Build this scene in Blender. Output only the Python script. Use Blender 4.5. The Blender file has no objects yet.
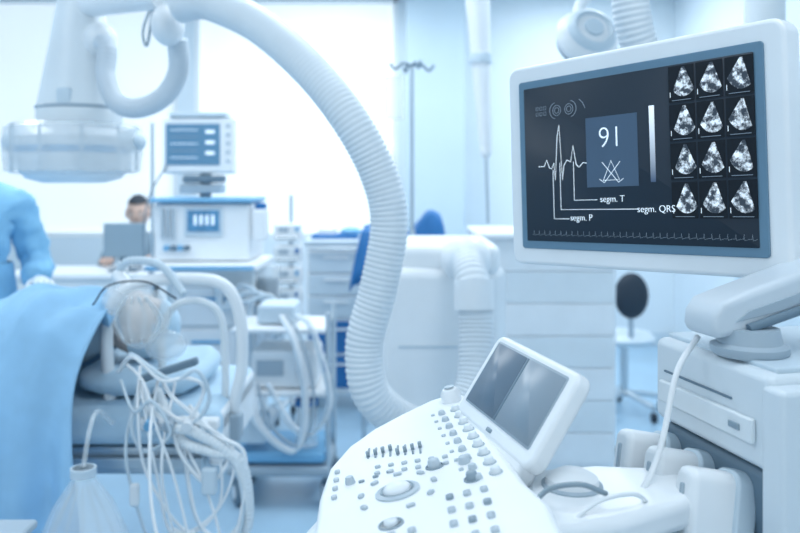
import bpy, bmesh, math, random
from mathutils import Vector, Matrix, Euler
random.seed(4)
scene = bpy.context.scene
C = scene.collection
try:
    scene.view_settings.view_transform = 'Standard'
except Exception: pass

# ------------------------------------------------------------ materials
def lin(h):
    h = h.lstrip('#'); v = [int(h[i:i+2],16)/255 for i in (0,2,4)]
    return tuple((c/12.92 if c <= .04045 else ((c+.055)/1.055)**2.4) for c in v)
MATS = {}
def mat(name, hexc, rough=.45, metal=0, emit=0, trans=0, alpha=1, noise=.03, nscale=6, bump=0, coat=0, spec=.5):
    if name in MATS: return MATS[name]
    m = bpy.data.materials.new(name); m.use_nodes = True
    nt = m.node_tree; b = nt.nodes['Principled BSDF']
    c = lin(hexc)
    tc = nt.nodes.new('ShaderNodeTexCoord'); nz = nt.nodes.new('ShaderNodeTexNoise')
    nz.inputs['Scale'].default_value = nscale; nz.inputs['Detail'].default_value = 3
    nt.links.new(tc.outputs['Object'], nz.inputs['Vector'])
    cr = nt.nodes.new('ShaderNodeValToRGB')
    cr.color_ramp.elements[0].position = .3; cr.color_ramp.elements[1].position = .7
    cr.color_ramp.elements[0].color = (*[x*(1-noise) for x in c],1)
    cr.color_ramp.elements[1].color = (*[min(1,x*(1+noise)) for x in c],1)
    nt.links.new(nz.outputs['Fac'], cr.inputs['Fac'])
    nt.links.new(cr.outputs['Color'], b.inputs['Base Color'])
    b.inputs['Roughness'].default_value = rough; b.inputs['Metallic'].default_value = metal
    b.inputs['Transmission Weight'].default_value = trans; b.inputs['Alpha'].default_value = alpha
    b.inputs['Coat Weight'].default_value = coat; b.inputs['Specular IOR Level'].default_value = spec
    if emit:
        nt.links.new(cr.outputs['Color'], b.inputs['Emission Color'])
        b.inputs['Emission Strength'].default_value = emit
    if bump:
        bp = nt.nodes.new('ShaderNodeBump'); bp.inputs['Strength'].default_value = bump
        bp.inputs['Distance'].default_value = .01
        nt.links.new(nz.outputs['Fac'], bp.inputs['Height']); nt.links.new(bp.outputs['Normal'], b.inputs['Normal'])
    MATS[name] = m; return m
WHITE = mat('white_plastic','#eef3f7',.4,coat=.08)
WHITE2 = mat('white_enamel','#e5edf2',.42)
TOWER_SHADED = mat('tower_plastic_shaded','#dce6ed',.42)  # white plastic made darker: shading of the tower faces put into the colour
ARMG = mat('arm_plastic','#ced9e2',.4)
PALE = mat('pale_blue_plastic','#cbdbe6',.45)
GREYP = mat('grey_plastic','#a6b7c4',.5)
SLOT = mat('slot_grey','#698091',.6)
DARK = mat('dark_rubber','#1f2f3e',.6)
WALL = mat('wall_paint','#dfebf3',.8,nscale=2,noise=.02)
WALLB = mat('column_paint','#cadde9',.7,nscale=2,noise=.02)
CEIL = mat('ceiling_paint','#eaf1f6',.9)
FLOOR = mat('floor_vinyl','#a6c7de',.3,noise=.06,nscale=3)
FROST = mat('frosted_window','#f6fbfe',.5,emit=.40,noise=.015,nscale=1.5)
FRAME = mat('window_frame','#f0f5f8',.5)
DRAPE = mat('blue_drape','#9ccbed',.85,noise=.07,nscale=9,bump=.3)
SHEET = mat('blue_sheet','#c3def0',.85,noise=.05,nscale=12,bump=.3)
SCRUB = mat('blue_scrubs','#8fc7ea',.9,noise=.08,nscale=8,bump=.3)
BLUE = mat('strong_blue','#246fae',.6)
CYAN = mat('cyan_blue','#76b2d9',.5)
SKIN = mat('skin','#d0b2a4',.6)
SKINP = mat('patient_skin','#e2d3cc',.6)
HAIR = mat('hair','#39414a',.8)
SHIRT = mat('grey_blue_shirt','#7a92a4',.8,bump=.2)
METAL = mat('brushed_steel','#c4d0d8',.3,metal=.7)
CLEAR = mat('clear_plastic','#eef6fb',.15,alpha=.30)
SCREEN = mat('monitor_screen','#1d2a37',.5,emit=.42,noise=.02,spec=.25)
SCREENB = mat('screen_box','#3f546a',.5,emit=.4,noise=.02,spec=.25)
BEZEL = mat('bezel_blue','#64879f',.38)
INK = mat('screen_ink','#d4e2ec',.5,emit=.8)
INKD = mat('screen_ink_dim','#7b8d9d',.5,emit=.4)
BLACK = mat('scan_black','#0f1821',.5,emit=.2,spec=.25)
TS1 = mat('touchscreen_dark','#687d90',.38,noise=.05,nscale=3)
TS2 = mat('touchscreen_light','#8b9dac',.38,noise=.05,nscale=3)
BTN = mat('button_grey','#bccad4',.4)
BTND = mat('button_darkgrey','#8fa2af',.4)
BTNX = mat('slider_cap','#6d8292',.4)
HOSE = mat('hose_plastic','#e1e9ef',.45)
PANEL = mat('panel_white','#f1f5f8',.4)
TEALSCR = mat('small_screen','#4a7ea4',.3,emit=.3,noise=.2,nscale=30)
def scan_mat():
    m = bpy.data.materials.new('ultrasound_scan'); m.use_nodes = True; nt = m.node_tree
    b = nt.nodes['Principled BSDF']; tc = nt.nodes.new('ShaderNodeTexCoord')
    n = nt.nodes.new('ShaderNodeTexNoise'); n.inputs['Scale'].default_value = 85; n.inputs['Detail'].default_value = 6; n.inputs['Roughness'].default_value=.7
    r = nt.nodes.new('ShaderNodeValToRGB'); r.color_ramp.elements[0].position=.46; r.color_ramp.elements[1].position=.63
    r.color_ramp.elements[0].color=(.02,.03,.045,1); r.color_ramp.elements[1].color=(.75,.83,.9,1)
    nt.links.new(tc.outputs['Object'],n.inputs['Vector']); nt.links.new(n.outputs['Fac'],r.inputs['Fac'])
    nt.links.new(r.outputs['Color'],b.inputs['Base Color']); nt.links.new(r.outputs['Color'],b.inputs['Emission Color'])
    b.inputs['Emission Strength'].default_value=.7
    return m
SCAN = scan_mat()
def grad_mat():
    m = bpy.data.materials.new('grey_scale_bar'); m.use_nodes = True; nt = m.node_tree
    b = nt.nodes['Principled BSDF']; tc = nt.nodes.new('ShaderNodeTexCoord'); s = nt.nodes.new('ShaderNodeSeparateXYZ')
    r = nt.nodes.new('ShaderNodeValToRGB'); r.color_ramp.elements[0].color=(.03,.06,.12,1); r.color_ramp.elements[1].color=(.8,.88,.95,1)
    nt.links.new(tc.outputs['Generated'],s.inputs[0]); nt.links.new(s.outputs['Z'],r.inputs['Fac'])
    nt.links.new(r.outputs['Color'],b.inputs['Base Color']); nt.links.new(r.outputs['Color'],b.inputs['Emission Color'])
    b.inputs['Emission Strength'].default_value=.6
    return m
GRAD = grad_mat()

# ------------------------------------------------------------ builders
def mk(name, bm, m, M=None, smooth=True, bevel=0, seg=3, sub=0):
    me = bpy.data.meshes.new(name)
    bmesh.ops.recalc_face_normals(bm, faces=bm.faces)
    if M is not None: bm.transform(M)
    bm.to_mesh(me); bm.free()
    o = bpy.data.objects.new(name, me); C.objects.link(o)
    me.materials.append(m)
    if smooth:
        for p in me.polygons: p.use_smooth = True
    if bevel:
        b = o.modifiers.new('bevel','BEVEL'); b.width = bevel; b.segments = seg; b.limit_method='ANGLE'
        b.angle_limit = math.radians(40); b.harden_normals = True
    if sub:
        s = o.modifiers.new('sub','SUBSURF'); s.levels = sub; s.render_levels = sub
    return o
def T(x,y,z): return Matrix.Translation((x,y,z))
def RZ(d): return Matrix.Rotation(math.radians(d),4,'Z')
def RX(d): return Matrix.Rotation(math.radians(d),4,'X')
def RY(d): return Matrix.Rotation(math.radians(d),4,'Y')
def box(name, c, s, m, bevel=.005, M=None, seg=3):
    bm = bmesh.new(); bmesh.ops.create_cube(bm, size=1)
    bm.transform(Matrix.Diagonal((s[0],s[1],s[2],1)))
    L = T(*c)
    if M is not None: L = M @ L
    return mk(name,bm,m,L,bevel=bevel if bevel else 0,seg=seg,smooth=bool(bevel))
def prism(name, pts, z0, z1, m, bevel=.005, M=None, seg=3, taper=1.0):
    bm = bmesh.new(); n=len(pts)
    cx=sum(p[0] for p in pts)/n; cy=sum(p[1] for p in pts)/n
    lo=[bm.verts.new((cx+(p[0]-cx)*taper,cy+(p[1]-cy)*taper,z0)) for p in pts]; hi=[bm.verts.new((p[0],p[1],z1)) for p in pts]
    bm.faces.new(lo[::-1]); bm.faces.new(hi)
    for i in range(n):
        j=(i+1)%n; bm.faces.new((lo[i],lo[j],hi[j],hi[i]))
    return mk(name,bm,m,M,bevel=bevel,seg=seg)
def roundrect(w,h,r,n=6):
    pts=[]
    for cx,cy,a0 in ((w/2-r,h/2-r,0),(-w/2+r,h/2-r,90),(-w/2+r,-h/2+r,180),(w/2-r,-h/2+r,270)):
        for i in range(n+1):
            a=math.radians(a0+90*i/n); pts.append((cx+r*math.cos(a),cy+r*math.sin(a)))
    return pts
def lathe(name, prof, m, M=None, seg=32, smooth=True):
    bm=bmesh.new(); rings=[]
    for r,z in prof:
        if r<1e-5: rings.append([bm.verts.new((0,0,z))])
        else: rings.append([bm.verts.new((r*math.cos(2*math.pi*i/seg),r*math.sin(2*math.pi*i/seg),z)) for i in range(seg)])
    for a,b in zip(rings,rings[1:]):
        for i in range(seg):
            j=(i+1)%seg
            if len(a)==1 and len(b)==1: continue
            if len(a)==1: bm.faces.new((a[0],b[i],b[j]))
            elif len(b)==1: bm.faces.new((a[i],a[j],b[0]))
            else: bm.faces.new((a[i],a[j],b[j],b[i]))
    for e in (rings[0],rings[-1]):
        if len(e)>2:
            try: bm.faces.new(e)
            except: pass
    o=mk(name,bm,m,M,smooth=smooth)
    if smooth:
        e=o.modifiers.new('es','EDGE_SPLIT'); e.split_angle=math.radians(45)
    return o
def cyl(name,p1,p2,r,m,r2=None,seg=20):
    p1=Vector(p1);p2=Vector(p2);d=p2-p1;L=d.length
    if r2 is None:r2=r
    q=d.to_track_quat('Z','Y').to_matrix().to_4x4()
    return lathe(name,[(r,0),(r2,L)],m,Matrix.Translation(p1)@q,seg)
def ell(name,c,s,m,M=None,seg=24):
    bm=bmesh.new(); bmesh.ops.create_uvsphere(bm,u_segments=seg,v_segments=seg//2,radius=1)
    bm.transform(Matrix.Diagonal((s[0],s[1],s[2],1)))
    L=T(*c)
    if M is not None:L=M@L
    return mk(name,bm,m,L)
def smoothpath(pts,step):
    P=[Vector(p) for p in pts]; P=[P[0]*2-P[1]]+P+[P[-1]*2-P[-2]]
    out=[]
    for i in range(1,len(P)-2):
        a,b,c,d=P[i-1:i+3]; n=30
        for k in range(n):
            t=k/n; out.append(.5*((2*b)+(-a+c)*t+(2*a-5*b+4*c-d)*t*t+(-a+3*b-3*c+d)*t**3))
    out.append(P[-2])
    res=[out[0]]; acc=0
    for a,b in zip(out,out[1:]):
        l=(b-a).length
        while acc+l>=step and l>0:
            t=(step-acc)/l; a=a.lerp(b,t); res.append(a.copy()); l=(b-a).length; acc=0
        acc+=l
    if (res[-1]-out[-1]).length>step*.3: res.append(out[-1])
    return res
def sweep(name,pts,r,m,corr=0,pitch=.016,seg=14,step=None,flat=1):
    if step is None: step = pitch/5 if corr else max(.008,r*.8)
    P=smoothpath(pts,step); bm=bmesh.new(); rings=[]
    t=(P[1]-P[0]).normalized(); up=Vector((0,0,1)) if abs(t.z)<.9 else Vector((1,0,0))
    n=(up-t*up.dot(t)).normalized()
    for i,p in enumerate(P):
        a=P[max(0,i-1)]; b=P[min(len(P)-1,i+1)]; t=(b-a).normalized()
        n=(n-t*n.dot(t)).normalized(); bb=t.cross(n)
        rr=r
        if corr:
            c=corr(i/len(P)) if callable(corr) else corr
            rr=r*(1+c*math.sin(2*math.pi*i*step/pitch))
        rings.append([bm.verts.new(p+(n*math.cos(2*math.pi*k/seg)+bb*math.sin(2*math.pi*k/seg))*rr) for k in range(seg)])
    for a,b in zip(rings,rings[1:]):
        for k in range(seg):
            j=(k+1)%seg; bm.faces.new((a[k],a[j],b[j],b[k]))
    bm.faces.new(rings[0]); bm.faces.new(rings[-1])
    return mk(name,bm,m)
def skin(name,verts,edges,m,sub=2):
    me=bpy.data.meshes.new(name); me.from_pydata([v[0] for v in verts],edges,[])
    o=bpy.data.objects.new(name,me); C.objects.link(o); me.materials.append(m)
    sm=o.modifiers.new('skin','SKIN'); sm.use_smooth_shade=True
    for i,v in enumerate(verts):
        r=v[1]; o.data.skin_vertices[0].data[i].radius=(r,r) if not isinstance(r,tuple) else r
    o.data.skin_vertices[0].data[0].use_root=True
    s=o.modifiers.new('sub','SUBSURF'); s.levels=sub; s.render_levels=sub
    return o
def group(name,objs,loc=(0,0,0)):
    e=bpy.data.objects.new(name,None); C.objects.link(e); e.location=loc; e.empty_display_size=.1
    inv=Matrix.Translation(Vector(loc)).inverted()
    for o in objs:
        o.parent=e; o.matrix_parent_inverse=inv
    return e
def text(name,s,x,z,size,m,M,y=-.0015,thin=0):
    cu=bpy.data.curves.new(name,'FONT'); cu.body=s; cu.size=size; cu.extrude=.0003; cu.offset=-thin
    o=bpy.data.objects.new(name,cu); C.objects.link(o); cu.materials.append(m)
    o.matrix_world=M@T(x,y,z)@RX(90); return o
def caster(name,x,y,r=.05):
    return [lathe(name+'_wheel',[(0,-.015),(r*.9,-.015),(r,-.008),(r,.008),(r*.9,.015),(0,.015)],DARK,T(x,y,r)@RY(90),20),
            cyl(name+'_stem',(x,y,r),(x,y,r*2+.03),.012,GREYP)]

# ------------------------------------------------------------ room
XL,XR,YF,YB,H=-4.2,2.4,-2.2,7.0,3.1
box('floor',((XL+XR)/2,(YF+YB)/2,-.05),(XR-XL+.4,YB-YF+.4,.1),FLOOR,0)
box('ceiling',((XL+XR)/2,(YF+YB)/2,H+.05),(XR-XL+.4,YB-YF+.4,.1),CEIL,0)
def wall_with_holes():
    holes=[(-3.7,-1.95,.95,3.04),(-1.80,-.02,.95,3.04)]
    bm=bmesh.new()
    def b(x0,x1,z0,z1):
        r=bmesh.ops.create_cube(bm,size=1)
        bmesh.ops.transform(bm,matrix=T((x0+x1)/2,YB+.08,(z0+z1)/2)@Matrix.Diagonal((x1-x0,.16,z1-z0,1)),verts=r['verts'])
    cur=XL-.1
    for x0,x1,z0,z1 in holes:
        b(cur,x0,0,H); b(x0,x1,0,z0); b(x0,x1,z1,H); cur=x1
    b(cur,XR+.1,0,H)
    mk('wall_back',bm,WALL,smooth=False)
    for i,(x0,x1,z0,z1) in enumerate(holes):
        p=[box('frosted_pane',((x0+x1)/2,YB+.06,(z0+z1)/2),(x1-x0,.02,z1-z0),FROST,0)]
        for xx in (x0+.02,x1-.02): p.append(box('mullion',(xx,YB+.03,(z0+z1)/2),(.04,.05,z1-z0),FRAME,.004))
        for zz in (z0+.02,z1-.02): p.append(box('rail',((x0+x1)/2,YB+.03,zz),(x1-x0,.05,.04),FRAME,.004))
        group('window_%d'%(i+1),p,((x0+x1)/2,YB,z0))
wall_with_holes()
box('wall_right',(XR+.08,(YF+YB)/2,H/2),(.16,YB-YF,H),WALL,0)
box('wall_left',(XL-.08,(YF+YB)/2,H/2),(.16,YB-YF,H),WALL,0)
box('trim_1',(.3,6.85,H/2),(.5,.3,H),WALLB,.01)
box('baseboard_back',(1.45,YB-.01,.06),(1.8,.02,.12),PALE,.003)
box('baseboard_right',(XR-.01,(YF+YB)/2,.06),(.02,YB-YF-.05,.12),PALE,.003)
p=[box('leaf',(XR-.03,5.0,1.05),(.05,1.0,2.1),PALE,.005),box('frame_top',(XR-.03,5.0,2.14),(.07,1.16,.08),WALLB,.005),
   box('frame_l',(XR-.03,4.46,1.05),(.07,.08,2.1),WALLB,.005),box('frame_r',(XR-.03,5.54,1.05),(.07,.08,2.1),WALLB,.005),
   cyl('lever',(XR-.09,4.62,1.0),(XR-.09,4.75,1.0),.01,METAL)]
group('door_1',p,(XR-.03,5,0))
def added_ceiling_light(x,y,w,l,power):  # area light in a panel housing, out of view, added to light the room
    o=[box('housing',(x,y,H-.03),(w,l,.06),WHITE2,.004)]
    o.append(box('diffuser',(x,y,H-.063),(w-.08,l-.08,.006),mat('lamp_diffuser','#ffffff',.5,emit=2),0))
    group('added_ceiling_light',o,(x,y,H))
    L=bpy.data.lights.new('added_panel_light','AREA'); L.shape='RECTANGLE'; L.size=w-.1; L.size_y=l-.1; L.energy=power; L.color=(.91,.97,1)
    a=bpy.data.objects.new('added_panel_lamp',L); C.objects.link(a); a.location=(x,y,H-.075)
for x,y,e in ((-2.2,1.0,17),(.6,.6,11),(-2.2,3.6,27),(1.2,3.9,23),(-.6,5.6,29),(-.2,2.9,11),(1.5,5.9,17)): added_ceiling_light(x,y,.65,1.3,e)

# ------------------------------------------------------------ ultrasound machine: large display
DM = T(.368,1.295,1.485)@RZ(-51.8)@RY(-2.0)
def slab(name,w,h,r,y0,y1,m,M,bev,cx=0,cz=0):
    return prism(name,roundrect(w,h,r),y0,y1,m,bev,M@T(cx,0,cz)@RX(90))
us=[]
us.append(slab('display_shell',.524,.364,.022,-.045,.0,WHITE,DM,.008))
us.append(slab('display_back_cover',.40,.26,.03,-.075,-.04,WHITE2,DM,.015))
us.append(slab('display_inner_bezel',.464,.304,.006,-.001,.0035,BEZEL,DM,.002))
us.append(slab('display_glass',.436,.276,.002,.003,.0045,SCREEN,DM,0))
SM=DM@T(0,-.0046,0)
def sbox(name,x0,x1,z0,z1,m,y=-.0006): 
    return box(name,((x0+x1)/2,y,(z0+z1)/2),(x1-x0,.001,z1-z0),m,0,SM)
us.append(sbox('pulse_box',-.078,.024,-.045,.072,SCREENB))
bm=bmesh.new(); bmesh.ops.create_cube(bm,size=1); bm.transform(Matrix.Diagonal((.009,.001,.12,1)))
b=mk('grey_bar',bm,GRAD,smooth=False); b.matrix_world=SM@T(.051,-.0006,.02); us.append(b)
def line(name,pts,r,m):
    cu=bpy.data.curves.new(name,'CURVE'); cu.dimensions='3D'; cu.bevel_depth=r; cu.bevel_resolution=1
    sp=cu.splines.new('POLY'); sp.points.add(len(pts)-1)
    for i,p in enumerate(pts): sp.points[i].co=(p[0],-.0012,p[1],1)
    cu.materials.append(m); o=bpy.data.objects.new(name,cu); C.objects.link(o); o.matrix_world=SM; return o
R=.0005
ecg=[(-.185,-.005),(-.172,-.005),(-.166,.006),(-.160,-.008),(-.155,-.010),(-.150,.0),(-.147,-.03),(-.141,.045),(-.136,.066),(-.131,-.03),(-.127,-.005),(-.120,.004),(-.112,.0),(-.106,.028),(-.100,-.005),(-.094,-.010),(-.085,-.002),(-.078,-.004)]
us.append(line('ecg_trace',ecg,R*1.3,INK))
us.append(line('lead_p',[(-.152,-.012),(-.152,-.098),(-.118,-.098)],R,INK))
us.append(line('lead_qrs',[(-.136,-.0),(-.136,-.082),(.02,-.082)],R,INK))
us.append(line('lead_t',[(-.106,.0),(-.106,-.066),(-.058,-.066)],R,INK))
us.append(text('label_p','segm. P',-.116,-.101,.0155,INK,SM,thin=.0002))
us.append(text('label_qrs','segm. QRS',.020,-.087,.0155,INK,SM,thin=.0002))
us.append(text('label_t','segm. T',-.052,-.070,.0155,INK,SM,thin=.0002))
us.append(text('pulse_value','91',-.053,.020,.050,INK,SM,thin=.0011))
us.append(line('alarm_icon',[(-.044,-.034),(-.028,-.002),(-.012,-.034),(-.044,-.034)],R,INK))
us.append(line('alarm_icon_cross',[(-.046,-.004),(-.014,-.038),(-.004,-.032)],R,INK)); us.append(line('alarm_icon_cross_b',[(-.010,-.004),(-.042,-.038),(-.052,-.032)],R,INK))
def circ(cx,cz,r,a0=0,a1=360): return [(cx+r*math.cos(math.radians(a0+(a1-a0)*i/20)),cz+r*math.sin(math.radians(a0+(a1-a0)*i/20))) for i in range(21)]
for i,cx in enumerate((-.140,-.113)):
    us.append(line('scan_mode_icon',circ(cx,.092,.009,0,360),R,INKD)); us.append(line('scan_mode_icon_in',circ(cx,.092,.005),R,INKD))
us.append(line('scan_mode_arc',circ(-.142,.092,.014,100,260),R,INKD)); us.append(line('scan_mode_arc',circ(-.111,.092,.014,-80,80),R,INKD))
for i in range(3):
    for j in range(2): us.append(line('menu_glyph',[(-.188+i*.009,.086+j*.010),(-.183+i*.009,.086+j*.010),(-.183+i*.009,.092+j*.010),(-.188+i*.009,.092+j*.010),(-.188+i*.009,.086+j*.010)],R*.8,INKD))
us.append(line('menu_glyph_tick',[(-.090,.106),(-.083,.100),(-.078,.090)],R,INKD))
for r_ in range(4):
    for c_ in range(3):
        cx=.1045+c_*.0462; cz=.108-r_*.0590
        us.append(sbox('scan_frame',cx-.0215,cx+.0215,cz-.0275,cz+.0275,BLACK))
        bm=bmesh.new(); ap=(cx+.004,cz+.025)
        vs=[bm.verts.new((ap[0]-.002,0,ap[1])),bm.verts.new((ap[0]+.002,0,ap[1]))]
        for k in range(9):
            a=math.radians(-46+k*10-90-6*(c_-1)); vs.append(bm.verts.new((ap[0]+math.cos(a)*.046*.60,0,ap[1]+math.sin(a)*.045)))
        f=bm.faces.new([vs[0]]+vs[2:]+[vs[1]])
        rr=bmesh.ops.extrude_face_region(bm,geom=[f]); bmesh.ops.translate(bm,vec=(0,-.0006,0),verts=[v for v in rr['geom'] if isinstance(v,bmesh.types.BMVert)])
        o=mk('scan_fan',bm,SCAN,T(0,-.0012,0),smooth=False); o.matrix_world=SM; us.append(o)
        us.append(line('scan_depth_mark',[(cx-.019,cz-.02),(cx-.019,cz-.012)],R,INK))
        us.append(line('scan_caption',[(cx-.016,cz-.0250),(cx+.016,cz-.0250)],R*.9,INKD))
for i in range(34):
    x=-.205+i*.0124; us.append(line('strip_beat',[(x,-.126),(x+.004,-.126),(x+.005,-.119),(x+.006,-.128),(x+.012,-.126)],R*.5,INKD))
ad=Vector((.215,.055,0)).normalized(); AM=Matrix(((ad.x,-ad.y,0,.385),(ad.y,ad.x,0,1.035),(0,0,1,0),(0,0,0,1)))
side=[(-.002,1.262),(.000,1.280),(.012,1.296),(.05,1.308),(.12,1.328),(.27,1.372),(.285,1.345),(.275,1.325),(.20,1.296),(.10,1.268),(.07,1.256),(.004,1.248)]
us.append(prism('display_arm_beam',side,-.034,.034,ARMG,.011,AM@RX(90),seg=4))
us.append(prism('display_arm_side_inlay',[(.03,1.270),(.05,1.284),(.22,1.330),(.23,1.322),(.10,1.282)],.032,.0355,GREYP,.001,AM@RX(90)))
us.append(cyl('arm_cable',(.44,1.01,1.262),(.60,1.05,1.306),.006,SLOT))
us.append(ell('arm_elbow',(.655,1.11,1.345),(.045,.045,.035),ARMG))
us.append(sweep('display_arm_upper',[(.655,1.12,1.35),(.62,1.28,1.41),(.53,1.38,1.46),(.43,1.345,1.483)],.026,WHITE2,seg=16,step=.01))
us.append(lathe('arm_pivot',[(.0,0),(.044,0),(.048,.005),(.048,.012),(.040,.016),(.036,.034),(0,.036)],GREYP,T(.450,1.03,1.226)))
A,B_,C_,D_=(.372,1.17),(.43,.93),(.90,1.05),(.84,1.29)
def inset(k): 
    P=[Vector(A),Vector(B_),Vector(C_),Vector(D_)]; c=sum(P,Vector((0,0)))/4
    return [tuple(c+(q-c)*k) for q in P]
us.append(prism('tower_top_housing',[A,B_,C_,D_],1.105,1.222,TOWER_SHADED,.012))
us.append(prism('tower_top_plate',inset(.93),1.22,1.228,PALE,.003))
us.append(prism('tower_core',inset(.86),.22,1.11,TOWER_SHADED,.01))
us.append(prism('tower_side_column',[(.425,.945),(.433,.905),(.92,1.03),(.90,1.07)],.30,1.21,TOWER_SHADED,.008))
us.append(prism('tower_side_groove',[(.505,.935),(.508,.920),(.80,.992),(.797,1.01)],.5,1.17,GREYP,.002))
us.append(prism('tower_foot',inset(1.04),.12,.26,PALE,.02))
for (x,y) in inset(.85): us+=caster('tower_caster',x,y,.055)
uax=Vector((.235,-.972)).normalized()
ang=math.degrees(math.atan2(uax.y,uax.x))
FM=T(.401,1.05,0)@RZ(ang)
us.append(box('printer_slot',(-.02,-.001,1.178),(.15,.003,.003),SLOT,.001,FM))
us.append(box('printer_panel',(0.0,-.004,1.150),(.20,.008,.030),WHITE2,.003,FM))
us.append(box('printer_button',(.07,-.009,1.150),(.02,.003,.008),BTND,.001,FM))
us.append(box('socket_bay',(0,-.0,.98),(.235,.02,.24),SLOT,.01,FM@T(0,.02,0)))
for i in range(3):
    cx=-.092+i*.076
    M=FM@T(cx,-.048,1.042)@RY(-8)@RX(-12)
    us.append(slab('probe_connector',.042,.090,.015,-.05,.028,WHITE,M,.011,0,.008))
    us.append(slab('probe_connector_neck',.030,.03,.008,-.030,.018,WHITE2,M,.008,0,-.048))
    us.append(slab('probe_connector_collar',.052,.102,.018,-.060,-.030,PALE,M,.005,0,.006))
    us.append(box('probe_connector_grip',(0,-.0285,.01),(.008,.004,.045),GREYP,.002,M))
    p0=M@Vector((0,-.0,-.055)); 
    us.append(sweep('probe_cable',[p0,p0+Vector((-.02,-.0,-.02)),p0+Vector((-.06,.0,.0)),(.29,.99+.02*i,1.015+.012*i),(.26,1.03,.97),(.30,1.08,.80)],.005,WHITE2,seg=10))
us.append(sweep('display_cable',[(.395,1.06,1.243),(.36,1.04,1.20),(.335,1.02,1.12),(.31,1.0,1.075),(.285,.99,1.05),(.25,1.0,1.03)],.0040,WHITE,seg=10))
us.append(sweep('loop_cable',[(.24,.93,1.085),(.205,.92,1.100),(.165,.93,1.085),(.145,.90,1.05),(.135,.87,1.0)],.0032,BTND,seg=8))
us.append(sweep('loop_cable_b',[(.30,.96,1.06),(.27,.93,1.085),(.22,.915,1.078),(.17,.89,1.04),(.15,.86,1.0)],.0028,WHITE,seg=8))
sl=.23; th=math.degrees(math.atan(sl)); PM=T(0,0,1.067)@RY(-th)
outl=[(.094,1.365),(.05,1.352),(0,1.31),(-.045,1.265),(-.082,1.205),(-.104,1.13),(-.108,1.03),(-.103,.92),(-.09,.80),(-.06,.71),(-.01,.655),(.06,.635),(.13,.66),(.165,.74),(.165,.86),(.150,.93),(.142,1.0),(.128,1.12),(.118,1.25),(.112,1.34)]
c0=Vector((.03,1.0))
us.append(prism('control_panel_top',outl,-.028,0,PANEL,.010,PM,seg=4))
def scaled(kx,ky,dx=0,dy=0): return [(c0.x+(p[0]-c0.x)*kx+dx,c0.y+(p[1]-c0.y)*ky+dy) for p in outl]
us.append(prism('panel_seam',scaled(.985,.99),-.036,-.026,GREYP,.002,PM))
us.append(prism('control_panel_body',scaled(1.02,1.01),-.085,-.034,WHITE,.016,PM,taper=.93))
us.append(prism('palm_handle',scaled(1.32,1.03,-.016,.0),-.120,-.080,WHITE2,.018,PM,taper=.96))
us.append(prism('console_neck',[(.0,.86),(.36,.95),(.36,1.12),(.0,1.14)],.80,1.0,WHITE2,.03))
us.append(prism('console_pedestal',[(.04,.88),(.42,.97),(.42,1.10),(.04,1.10)],.14,.82,WHITE2,.03))
us.append(prism('console_base',[(-.12,.80),(.45,.90),(.45,1.16),(-.12,1.16)],.08,.16,PALE,.02))
for x,y in ((-.08,.85),(-.08,1.11),(.38,.92),(.38,1.12)): us+=caster('console_caster',x,y,.04)
us.append(prism('touchscreen_bracket',[(.13,.90),(.17,.87),(.25,.90),(.34,.95),(.38,1.0),(.36,1.07),(.26,1.08),(.17,1.06)],1.03,1.068,WHITE,.014,None,seg=4))
us.append(prism('bracket_tray',[(.12,.84),(.32,.91),(.37,1.06),(.15,1.05)],.99,1.03,PALE,.012))
us.append(lathe('bracket_joint',[(0,0),(.034,0),(.036,.006),(.032,.024),(.018,.032),(0,.034)],WHITE,T(.215,1.0,1.055),28))
us.append(lathe('bracket_joint_ring',[(.035,0),(.038,.002),(.038,.008),(.035,.010)],GREYP,T(.215,1.0,1.062),28))
u=Vector((.25,-.968,0)).normalized(); t=Vector((.527,.136,.839)); t=(t-u*t.dot(u)).normalized(); n=u.cross(t)
if n.x>0: n=-n
yl=-n
TM=Matrix(((u.x,yl.x,t.x,.158),(u.y,yl.y,t.y,1.12),(u.z,yl.z,t.z,1.156),(0,0,0,1)))
us.append(slab('touchscreen_shell',.274,.138,.018,-.026,0,WHITE,TM,.008,0,-.006))
us.append(slab('touchscreen_back',.22,.10,.02,-.042,-.024,WHITE2,TM,.01))
us.append(slab('touchscreen_gasket',.237,.104,.004,-.001,.0012,GREYP,TM,0))
us.append(slab('touchscreen_left_pane',.108,.098,.003,0,.002,TS1,TM,0,-.061))
us.append(slab('touchscreen_divider',.006,.098,.001,0,.002,SLOT,TM,0,-.003))
us.append(slab('touchscreen_right_pane',.115,.098,.003,0,.002,TS2,TM,0,.0585))
us.append(slab('touchscreen_hinge_cover',.24,.05,.02,-.03,-.002,WHITE,TM,.01,0,-.078))
us.append(slab('touchscreen_button',.016,.006,.003,0,.002,BTND,TM,0,.0,-.064))
us.append(lathe('panel_end_knob',[(0,0),(.016,0),(.017,.012),(.012,.02),(0,.022)],WHITE,PM@T(.088,1.318,0)))
us.append(lathe('panel_end_knob_cap',[(0,0),(.008,0),(.008,.002),(0,.002)],BTN,PM@T(.088,1.318,.022)))
def pm(x,y): return PM@T(x/math.cos(math.radians(th)),y,0)
def knob(x,y,r=.007,h=.012,m=BTN,nm='rotary_knob'):
    us.append(lathe(nm,[(0,0),(r*1.15,0),(r*1.1,h*.3),(r*.9,h*.9),(r*.75,h),(0,h)],m,pm(x,y),16))
def ring(x,y,r,m=BTND,nm='button_ring'):
    us.append(lathe(nm,[(r,0),(r*1.08,.0015),(r*1.2,.0015),(r*1.25,0)],m,pm(x,y),24))
def button(x,y,w,l,m=BTN,h=.0025,nm='key',rot=0):
    us.append(prism(nm,roundrect(w,l,min(w,l)*.4,4),0,h,m,0,pm(x,y)@RZ(rot)))
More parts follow.
